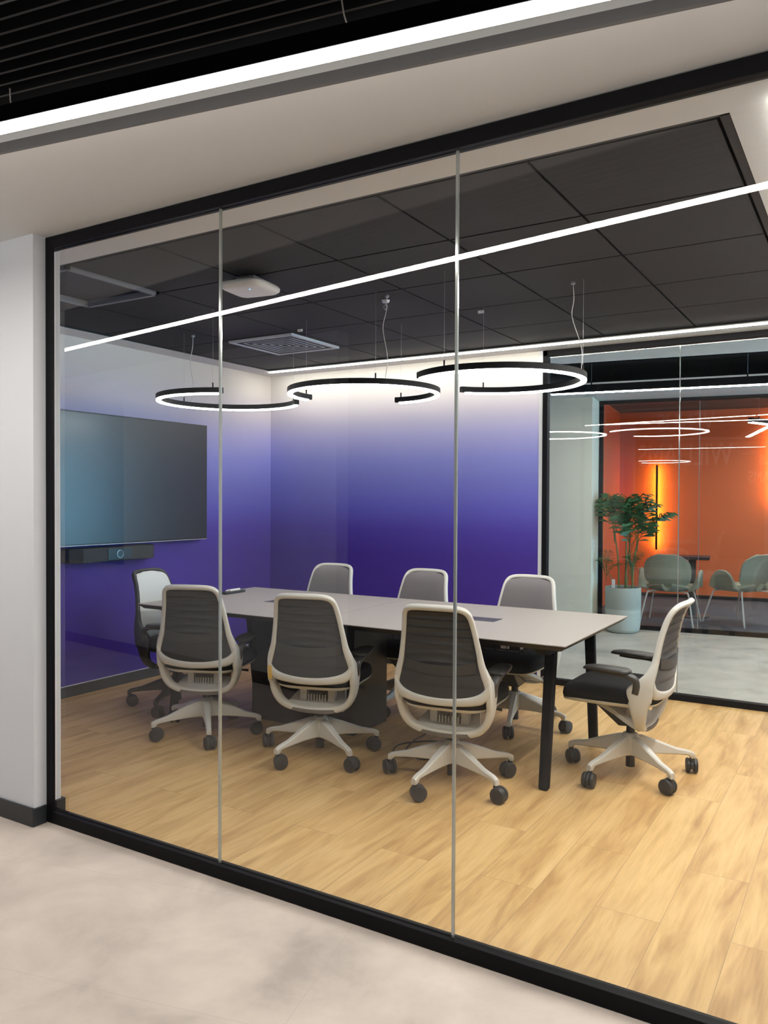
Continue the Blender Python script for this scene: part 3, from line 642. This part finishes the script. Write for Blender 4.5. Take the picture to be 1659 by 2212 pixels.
# ------------------------------------------------------------------ task chairs
YB = [(.0, -.10), (.245, -.085), (.27, -.105), (.30, -.135), (.34, -.16), (.40, -.18), (.48, -.195), (.56, -.200), (.65, -.205), (.72, -.213), (.78, -.224), (.84, -.242), (.88, -.263), (.915, -.290)]
def yb(z): return crv(YB, z)
def backpt(x, z, off=0.0):
    return Vector((x, yb(z)+.75*x*x*(1.0 if z > .42 else 1.3)+off, z))
HALF = [(0, .905), (.065, .9045), (.115, .901), (.145, .889), (.161, .862), (.171, .81), (.181, .75), (.191, .69), (.201, .63), (.213, .590), (.224, .548), (.231, .50), (.232, .45), (.227, .40), (.214, .352), (.187, .311), (.148, .287), (.10, .275), (.05, .271), (0, .270)]
HX = sorted([(z, x) for x, z in HALF if z > .30])
def make_chair(dark=False):
    fm, gm, pm, mm = (BPLAST, BPLAST, PADW, PADW) if dark else (FRAMEW, FRAMEW, PADG, KNIT)
    root = thing('task_chair', (0, 0, 0), 0, 'chair', 'chair')
    # outer frame loop
    loop2 = HALF+[(-x, z) for x, z in reversed(HALF[1:-1])]
    sp = smooth_path([(x, 0, z) for x, z in loop2], 3, closed=True); n = len(sp)
    P = [backpt(p.x, p.z) for p in sp]; A = []; B = []; wa = []; wb = []
    for i in range(n):
        d_ = sp[(i+1) % n]-sp[i-1]; nx, nz = d_.z, -d_.x; q_ = math.hypot(nx, nz); nx /= q_; nz /= q_
        zc = sp[i].z; x_ = sp[i].x
        gx = 1.5*x_; gz = (yb(zc+.01)-yb(zc-.01))/.02
        up = min(1.0, max(0.0, (zc-.54)/.10))
        A.append(Vector((nx, up*(gx*nx+gz*nz), nz)).normalized()); B.append(Vector((-gx*up, 1, -gz*up)).normalized())
        wa.append(crv([(.255, .017), (.30, .018), (.36, .017), (.45, .016), (.52, .018), (.57, .020), (.62, .017), (.70, .0135), (.86, .0125), (.905, .013)], zc))
        w_ = crv([(.255, .025), (.30, .027), (.36, .036), (.42, .050), (.465, .062), (.495, .062), (.53, .044), (.565, .026), (.61, .017), (.68, .014), (.905, .013)], zc)
        wb.append(w_); P[i] = P[i]+B[-1]*(w_-.013)
    fr = MB().sweep(P, A, B, wa, wb, closed=True, n=14, e=.55)
    # cross bar below the mesh
    cb = [(-.232, .520), (-.207, .480), (-.16, .460), (-.08, .449), (0, .446), (.08, .449), (.16, .460), (.207, .480), (.232, .520)]
    sp = smooth_path([(x, 0, z) for x, z in cb], 5); P = [backpt(p.x, p.z, .002) for p in sp]; m_ = len(P)
    fr.sweep(P, [Vector((0, -.12, 1)).normalized()]*m_, [Vector((-1.2*p.x, 1, 0)).normalized() for p in P], [.020+.014*abs(p.x/.22)**4 for p in P], [.012+.006*abs(p.x/.22) for p in P], n=12, e=.6)
    fr.build('back_frame', fm, root, smooth=50)
    # dark insert under the lower loop
    sp = [(-.13+.26*i/16) for i in range(17)]
    P = [backpt(x, .267+.42*x*x, -.0145) for x in sp]
    MB().sweep(P, [Vector((0, 0, 1))]*17, [Vector((0, 1, 0))]*17, [.0095]*17, [.004]*17, n=8, e=.3).build('lower_insert', mat('taupe_insert', (.14, .125, .11), .6) if not dark else BPLAST, root, smooth=40)
    # back: knit on the rear side with raised slats, fabric on the front side
    def edge(z):
        return crv(HX, z)
    z0, z1 = .458, .897
    def outline(u, v):
        z = z0+(z1-z0)*v
        h = edge(min(z, .90))-.008 if z < .87 else edge(z)-.004
        if z < .50: h -= .030*((.50-z)/.05)**2
        if z > .865: h = math.sqrt(max(0.0, 1-((z-.865)/.034)**2))*.150+.0
        h = max(h, .02)
        return (u*2-1)*h, z
    def rear(u, v):
        x, z = outline(u, v); k_ = (1-abs(2*u-1)**6)
        off = -.004
        zz = z+.55*x*x
        if z > .60: off += .0095*k_*(abs(math.sin((zz-.60)/.0405*PI))**.6-.4)*min(1, (z-.60)/.03)*min(1, (.89-z)/.02)
        elif .52 < z < .60: off += -.006*k_*math.sin((z-.52)/.08*PI)**.5
        return backpt(x, z, off)
    MB().grid(rear, 26, 72, th=.003).build('rear_knit', mm, root, smooth=60)
    def front(u, v):
        x, z = outline(u, v); k_ = (1-abs(2*u-1)**4)*(1-abs(2*v-1)**8)
        return backpt(x, z, .010+.016*k_)
    MB().grid(front, 16, 30, th=-.008 if False else .006).build('backrest', pm, root, smooth=60)
    if not dark:
        pl = MB().grid(lambda u, v: backpt((u-.5)*.36, .575+.05*v+.02*(2*u-1)**2, -.0125), 12, 4, th=.004).build('lumbar_support', DPLAST, root, smooth=50)
    # seat
    def seat_out(a, k_=1.0):
        c, s_ = math.cos(a), math.sin(a); e = .42
        x = math.copysign(abs(c)**e, c)*.238*k_; y = math.copysign(abs(s_)**e, s_)*.242*k_
        return x*(1-.10*max(0, -y/.242)), y+.072
    rows = []
    for k_, z in ((.80, .408), (.93, .407), (.985, .414), (1.0, .434), (.985, .458), (.93, .474), (.80, .483), (.50, .484), (.2, .482)):
        r_ = []
        for i in range(44):
            x, y = seat_out(2*PI*(i+.5)/44, k_)
            dz = -.018*max(0, (y-.19)/.12)**2-.004*(1-(x/.24)**2)
            r_.append(Vector((x, y, z+dz)))
        rows.append(r_)
    vs = [v for r_ in rows for v in r_]; K = len(rows)
    fs = [(i*44+j, i*44+(j+1) % 44, (i+1)*44+(j+1) % 44, (i+1)*44+j) for i in range(K-1) for j in range(44)]+[tuple(range(43, -1, -1)), tuple(range((K-1)*44, K*44))]
    st = MB().add(vs, fs).build('seat', SEATD, root, smooth=60)
    rows = []
    for k_, z in ((.55, .378), (.86, .388), (.975, .401), (.99, .410), (.90, .412)):
        r_ = []
        for i in range(44):
            x, y = seat_out(2*PI*(i+.5)/44, k_); r_.append(Vector((x, y, z-.018*max(0, (y-.19)/.12)**2)))
        rows.append(r_)
    vs = [v for r_ in rows for v in r_]
    fs = [(i*44+j, i*44+(j+1) % 44, (i+1)*44+(j+1) % 44, (i+1)*44+j) for i in range(4) for j in range(44)]+[tuple(range(43, -1, -1)), tuple(range(176, 220))]
    MB().add(vs, fs).build('seat_pan', gm, root, smooth=60)
    # mechanism: light cradle reaching back to the lower loop, dark box below
    mc = MB()
    prof = [(-.085, .268, .165), (-.05, .284, .165), (-.01, .302, .155), (.05, .330, .135), (.14, .362, .11), (.17, .378, .10)]
    vs = []
    for y, z, hw in prof: vs += [(-hw, y, z), (hw, y, z), (hw*.96, y, z+.022), (-hw*.96, y, z+.022)]
    fs = [(0, 1, 2, 3), (23, 22, 21, 20)]+[(4*i+j, 4*i+(j+1) % 4, 4*(i+1)+(j+1) % 4, 4*(i+1)+j) for i in range(5) for j in range(4)]
    mc.add(vs, fs)
    mc.box((-.10, -.045, .300), (-.062, -.005, .385)).box((.062, -.045, .300), (.10, -.005, .385))
    for i in range(7): mc.box((-.052+i*.016, -.05, .300), (-.046+i*.016, .0, .342))
    mc.build('cradle', MECHG if not dark else BPLAST, root, smooth=40)
    MB().add([(-.055, -.05, .275), (.055, -.05, .275), (.07, .14, .36), (-.07, .14, .36), (-.045, -.045, .258), (.045, -.045, .258), (.045, .05, .250), (-.045, .05, .250), (-.06, .17, .355), (.06, .17, .355)],
             [(0, 3, 2, 1), (0, 1, 5, 4), (4, 5, 6, 7), (7, 6, 9, 8), (8, 9, 2, 3), (1, 2, 9, 6, 5), (0, 4, 7, 8, 3)]).build('tilt_mechanism', BPLAST, root, bevel=.006)
    MB().tube([(.05, .06, .375), (.20, .07, .372), (.235, .075, .370)], [.006, .006, .009], 8).build('height_lever', BPLAST, root, smooth=60)
    # gas cylinder
    MB().cyl((0, 0, .040), (0, 0, .27), .0235, .021, n=20).build('gas_cylinder', BPLAST, root, smooth=40)
    hub = MB().lathe([(.030, .108), (.040, .108), (.046, .122), (.046, .19), (.036, .212), (.024, .216)], n=28).build('base_hub', fm, root, smooth=50)
    # five legs with casters
    for k_ in range(5):
        a = 2*PI*k_/5
        leg = MB(); L_ = .318
        secs = [(.015, .020, .100, .205), (.06, .024, .107, .200), (.14, .021, .108, .172), (.24, .0165, .103, .134), (.298, .0150, .098, .122), (.314, .0150, .080, .117), (.332, .0135, .080, .108)]
        vs = []
        for x, hw, zb, zt in secs:
            vs += [(x, -hw*.75, zb), (x, hw*.75, zb), (x, hw, zb+.006), (x, hw*.9, zt-.006), (x, hw*.55, zt), (x, -hw*.55, zt), (x, -hw*.9, zt-.006), (x, -hw, zb+.006)]
        fs = [tuple(range(8)), tuple(range(len(vs)-1, len(vs)-9, -1))]+[(8*i+j, 8*i+(j+1) % 8, 8*(i+1)+(j+1) % 8, 8*(i+1)+j) for i in range(len(secs)-1) for j in range(8)]
        leg.add(vs, fs)
        lo = leg.build('base_leg', fm, root, smooth=35); lo.rotation_euler.z = a
        c = MB()
        for s_ in (-1, 1):
            c.lathe([(0, -.0105), (.031, -.0105), (.0370, -.006), (.0380, .002), (.034, .0095), (.024, .0115), (0, .0120)], n=26)
            base = len(c.v)-26*7
            for i in range(base, len(c.v)):
                x, y, z = c.v[i]; c.v[i] = (x, s_*(.0185+z), y+.038)
        c.cyl((0, -.014, .038), (0, .014, .038), .012, n=12)
        hood = [Vector((.030*math.cos(b_), 0, .038+.030*math.sin(b_))) for b_ in [R(-20+i*22) for i in range(11)]]
        c.sweep(hood, [Vector((0, 1, 0))]*11, [(p-Vector((0, 0, .038))).normalized() for p in hood], [.009]*11, [.007]*11, n=8, e=.4)
        c.cyl((-.018, 0, .050), (-.018, 0, .090), .011, .012, n=14)
        co_ = c.build('caster', CASTER, lo, smooth=45)
        sw = [R(200), R(75), R(310), R(140), R(20)][k_]
        co_.rotation_euler.z = sw
        co_.location = (.320+.018*math.cos(sw), .018*math.sin(sw), 0)
    # armrests
    for s_ in (-1, 1):
        pad = MB()
        rows = []
        for k_, z in ((.86, .568), (1.0, .574), (1.0, .582), (.92, .588), (.6, .590)):
            r_ = []
            for i in range(36):
                b_ = 2*PI*(i+.5)/36; c_, q_ = math.cos(b_), math.sin(b_)
                x = math.copysign(abs(c_)**.75, c_)*.046*k_; y = math.copysign(abs(q_)**.6, q_)*.118*k_
                r_.append(Vector((s_*.235+x*(1-.25*y/.118), y+.055, z-.010*max(0, y/.118)**3+.012*(y/.118)*.3)))
            rows.append(r_)
        vs = [v for r_ in rows for v in r_]
        fs = [(i*36+j, i*36+(j+1) % 36, (i+1)*36+(j+1) % 36, (i+1)*36+j) for i in range(4) for j in range(36)]+[tuple(range(35, -1, -1)), tuple(range(144, 180))]
        po = MB().add(vs, fs).build('armrest', DPLAST, root, smooth=55)
        pts = smooth_path([(s_*.234, -.085, .470), (s_*.238, -.092, .505), (s_*.241, -.088, .535), (s_*.243, -.060, .553), (s_*.240, -.02, .560), (s_*.236, .06, .561), (s_*.234, .12, .564)], 4); m_ = len(pts)
        A = []; B = []
        for i in range(m_):
            tg = (pts[min(i+1, m_-1)]-pts[max(i-1, 0)]).normalized(); A.append(Vector((1, 0, 0))); B.append(tg.cross(Vector((1, 0, 0))).normalized())
        MB().sweep(pts, A, B, [.017+.008*min(1, i/m_*1.6) for i in range(m_)], [.020-.012*(i/m_) for i in range(m_)], n=12, e=.6).build('arm_support', DPLAST, po, smooth=55)
    return root

chair = make_chair(); dchair = make_chair(dark=True)
G = 'task chairs round the meeting table'
def place(o, x, y, head, legs, label):
    """head = compass of the facing direction, legs = direction of one base leg, both in degrees"""
    o.location = (x, y, 0); o.rotation_euler.z = R(head-90); o['label'] = label; o['group'] = G
    k_ = 0
    for ch in o.children:
        if ch.name.split('.')[0] == 'base_leg':
            ch.rotation_euler.z = R(legs-(head-90))+2*PI*k_/5; k_ += 1
    return o
spots = [
    (-3.407, 3.555, 112, 28, 'grey-framed task chair seen from behind, leftmost on the near side of the table'),
    (-2.590, 3.585, 106, 46, 'grey-framed task chair seen from behind, with a yellow sticker, second on the near side'),
    (-1.779, 3.580, 98, 48, 'grey-framed task chair seen from behind, third on the near side, crossed by the glass joint'),
    (-1.055, 4.183, 179, -40, 'grey-framed task chair in side view at the right end of the table'),
    (-3.47, 4.74, -88, 15, 'task chair facing the camera across the table, leftmost of the far side'),
    (-2.68, 4.72, -92, 52, 'task chair facing the camera across the table, middle of the far side'),
    (-1.900, 4.700, -90, -74, 'task chair facing the camera across the table, rightmost on the far side'),
]
cs = []
for i, (x, y, h, l, lb) in enumerate(spots):
    o = chair if i == 0 else copy_tree(chair)
    cs.append(place(o, x, y, h, l, lb))
place(dchair, -4.03, 3.93, 8, 218, 'black-based task chair with off-white back at the left end of the table')
dchair['group'] = G
# sticker on the second chair
stk = MB().grid(lambda u, v: backpt(-.222-.012*v*0+(u-.5)*.026, .44+.075*v, -.0)+Vector((-.002, -.0165, 0)), 2, 2, th=.001).build('sticker', YEL, cs[1])
MB().box((-.224, -.02, .47), (-.222, -.019, .50)).box((-.217, -.02, .465), (-.215, -.019, .495)).build('sticker_print', INK, stk)

# ------------------------------------------------------------------ planter with palm
PC = far(-.13, -.245)
t = thing('potted_palm', (PC.x, PC.y, 0), 0, 'palm in a tall round grey planter beside the black frame of the orange room', 'potted plant')
MB().lathe([(0, 0), (.135, 0), (.160, .012), (.176, .045), (.183, .12), (.186, .30), (.186, .475), (.182, .482), (.172, .478), (.170, .44), (0, .44)], n=48).build('planter', POTG, t, smooth=50)
MB().lathe([(0, .462), (.08, .460), (.171, .452)], n=32).build('soil', SOIL, t, smooth=60)
rnd = random.Random(11)
stems = [((-.05, .02), (-.10, 1.06), .011), ((.03, .0), (.03, 1.10), .012), ((.09, .03), (.14, .98), .011), ((-.10, -.03), (-.17, .66), .007), ((.0, .07), (.05, .92), .008), ((.05, -.05), (.10, .68), .006)]
def frond(mb, base, ang, lean, ln, leaf, npairs=13, droop=1.0):
    """an arching rib with paired blade leaflets"""
    d = Vector((math.cos(ang), math.sin(ang), 0)); pts = []
    for i in range(npairs+1):
        q_ = i/npairs
        pts.append(base+d*(ln*q_*math.sin(lean)+(.18 if lean > .2 else .02)*ln*q_*q_)+Vector((0, 0, ln*(q_*math.cos(lean)-.34*droop*q_**2.4))))
    mb.tube(pts, [.0035*(1-.7*i/npairs) for i in range(npairs+1)], 5)
    for i in range(3, npairs+1):
        q_ = i/npairs; tg = (pts[i]-pts[i-1]).normalized(); sd = tg.cross(Vector((0, 0, 1))).normalized()
        for s_ in (-1, 1):
            ll = leaf*(.55+.6*math.sin(PI*min(1, q_*.95)))*rnd.uniform(.85, 1.1)
            dr = (tg*.65+sd*s_*.85+Vector((0, 0, rnd.uniform(-.05, .15)))).normalized(); w_ = .0065*rnd.uniform(.8, 1.2)
            wn = dr.cross(Vector((0, 0, 1))).normalized(); p = pts[i]
            a = p+dr*ll*.35+Vector((0, 0, .006)); b = p+dr*ll*.7-Vector((0, 0, .02*droop)); c = p+dr*ll-Vector((0, 0, .07*droop*ll/.15))
            mb.add([p, a+wn*w_, a-wn*w_, a+Vector((0, 0, .003)), b+wn*w_*.8, b-wn*w_*.8, c], [(0, 1, 3), (0, 3, 2), (1, 4, 6, 3), (3, 6, 5, 2)])
for i, ((x0, y0), (x1, z1), r_) in enumerate(stems):
    P = smooth_path([(x0, y0, .45), (x0*.8+x1*.2, y0, .45+(z1-.45)*.5), (x1, y0, z1)], 5)
    so = MB().tube(P, [r_*(1-.4*j/(len(P)-1)) for j in range(len(P))], 8).build('stem', STEM, t, smooth=60)
    nf = 7 if z1 > .9 else 5
    for k_ in range(nf):
        fb = MB(); an = 2*PI*(k_+.3*i)/nf+rnd.uniform(-.3, .3)
        lm = .35 if (math.cos(an) < -.2 or math.sin(an) > .3) else 1.0
        frond(fb, Vector((x1, y0, z1-.02-.05*(k_ % 3))), an, rnd.uniform(.05, .60)*lm, rnd.uniform(.40, .60)*(1 if z1 > .9 else .45), .24 if z1 > .9 else .12, 9, .7)
        fb.build('frond', LEAF, so)
MB().box((-.105, -.06, .455), (-.070, -.052, .56)).build('plant_tag', WHITEP, t)

# ------------------------------------------------------------------ orange room furniture
def shell_chair():
    root = thing('armchair', (0, 0, 0), 0, 'a', 'chair')
    sh = MB()
    # backrest shell: rounded panel wrapping forward
    def backs(u, v):
        a = (u-.5)*2; z = .40+.40*v
        hw = .255*math.sqrt(max(.02, 1-abs(2*v-1.04)**3.2))
        x = a*hw
        return Vector((x, -.235-.07*v+.9*x*x+.10*max(0, .35-v)*2, z))
    sh.grid(backs, 20, 16, th=.028)
    sh.build('backrest', SAGE, root, smooth=60)
    s2 = MB()
    def seatf(u, v):
        a = (u-.5)*2; y = -.21+.45*v
        hw = .235*math.sqrt(max(.04, 1-abs(2*v-1)**4.5))
        return Vector((a*hw, y, .425-.012*math.cos(a*PI/2)+.025*abs(a)**3+.02*max(0, 1-v*4)))
    s2.grid(seatf, 16, 14, th=.045)
    s2.build('seat', SAGE, root, smooth=60)
    for s_ in (-1, 1):
        def arm(u, v):
            # u along the arm from back to front, v from the seat edge up and outwards
            y = -.17+.32*u
            hh = .235*math.sqrt(max(.03, 1-abs(2*u-1.0)**2.6))
            z = .385+hh*v
            x = .215+.11*v**.8+.02*math.sin(PI*u)
            return Vector((s_*x, y, z))
        ar = MB().grid(arm, 14, 10, th=.024*s_).build('arm_wing', SAGE, root, smooth=60)
        for q_ in (-1, 1):
            lg = MB().tube(smooth_path([(s_*.10, q_*.10, .385), (s_*.19, q_*.17, .375), (s_*.225, q_*.20, .34), (s_*.285, q_*.285, .02)], 4), .0095, 10).build('leg', WHITEP, root, smooth=60)
            MB().cyl((s_*.286, q_*.287, 0), (s_*.2855, q_*.2855, .03), .012, .010, n=12).build('foot_cap', STEEL, lg, smooth=40)
    return root
sc1 = shell_chair(); sc1.location = (-1.975, 9.56, 0); sc1.rotation_euler.z = R(2)
tag(sc1, 'sage upholstered armchair seen squarely from behind in the orange room, beside the planter', None, 'armchairs in the orange room')
sc2 = copy_tree(sc1); sc2.location = (-1.29, 9.99, 0); sc2.rotation_euler.z = R(58)
tag(sc2, 'sage upholstered armchair turned sideways at the right edge, in the orange room', None, 'armchairs in the orange room')
t = thing('side_table', (-1.87, 10.25, 0), R(8), 'small dark pedestal table behind the armchairs in the orange room', 'table')
MB().box((-.20, -.20, .70), (.20, .20, .735)).build('tabletop', mat('dark_stained_top', (.05, .035, .04), .5), t, bevel=.006)
MB().cyl((0, 0, .02), (0, 0, .70), .045, n=20).build('pedestal', mat('slate_metal', (.06, .075, .09), .5), t, smooth=40)
MB().cyl((0, 0, 0), (0, 0, .02), .20, n=32).build('foot_plate', mat('slate_metal_foot', (.05, .06, .07), .5), t, smooth=40)
for s0, za, zb, lb in ((-.10, .69, 1.92, 'tall black bar wall light with orange glow behind the palm, on the orange wall'), (1.46, 1.35, 2.56, 'black bar wall light at the right edge, high on the orange wall')):
    o_ = far(s0, 3.24)
    t = thing('bar_wall_light', (o_.x, o_.y, za), fa, lb, 'wall light', 'bar lights on the orange wall')
    MB().box((-.014, -.115, 0), (.014, -.095, zb-za)).build('bar_cover', BLK, t, bevel=.002)
    MB().box((-.011, -.0945, .015), (.011, -.086, zb-za-.015)).build('led_strip', E_OR, t)
    MB().box((-.005, -.087, .08), (.005, 0, .09)).box((-.005, -.087, zb-za-.09), (.005, 0, zb-za-.08)).build('bracket', BLK, t)
# name lettering on the wall behind the photographer, met only as a reflection
t = thing('wall_lettering', (-1.72, -2.90, 1.6), R(180), 'white room name lettering seen mirrored in the glass over the orange room', 'lettering')
def text(body, w, h, x, z, parent):
    c = bpy.data.curves.new('txt', 'FONT'); c.body = body; c.size = 1; c.extrude = .02; c.align_x = 'LEFT'
    o = bpy.data.objects.new('txt', c); COL.objects.link(o); bpy.context.view_layer.update()
    dg = bpy.context.evaluated_depsgraph_get(); me = bpy.data.meshes.new_from_object(o.evaluated_get(dg)); bpy.data.objects.remove(o)
    xs_ = [v.co.x for v in me.vertices]; ys_ = [v.co.y for v in me.vertices]; x0 = min(xs_); y0 = min(ys_); sx = w/(max(xs_)-x0); sy = h/(max(ys_)-y0)
    for v in me.vertices:
        X, Y, Z = v.co; v.co = (x+(X-x0)*sx, -.012-Z*.4, z+(Y-y0)*sy)
    me.materials.clear(); me.materials.append(mat('white_acrylic_letters', (.85, .85, .85), .5))
    q_ = bpy.data.objects.new('letter_row', me); COL.objects.link(q_); q_.parent = parent; return q_
text('VENUS', .47, .16, -.55, .41, t)
text('WILLIAMS', .78, .19, -.70, .11, t)
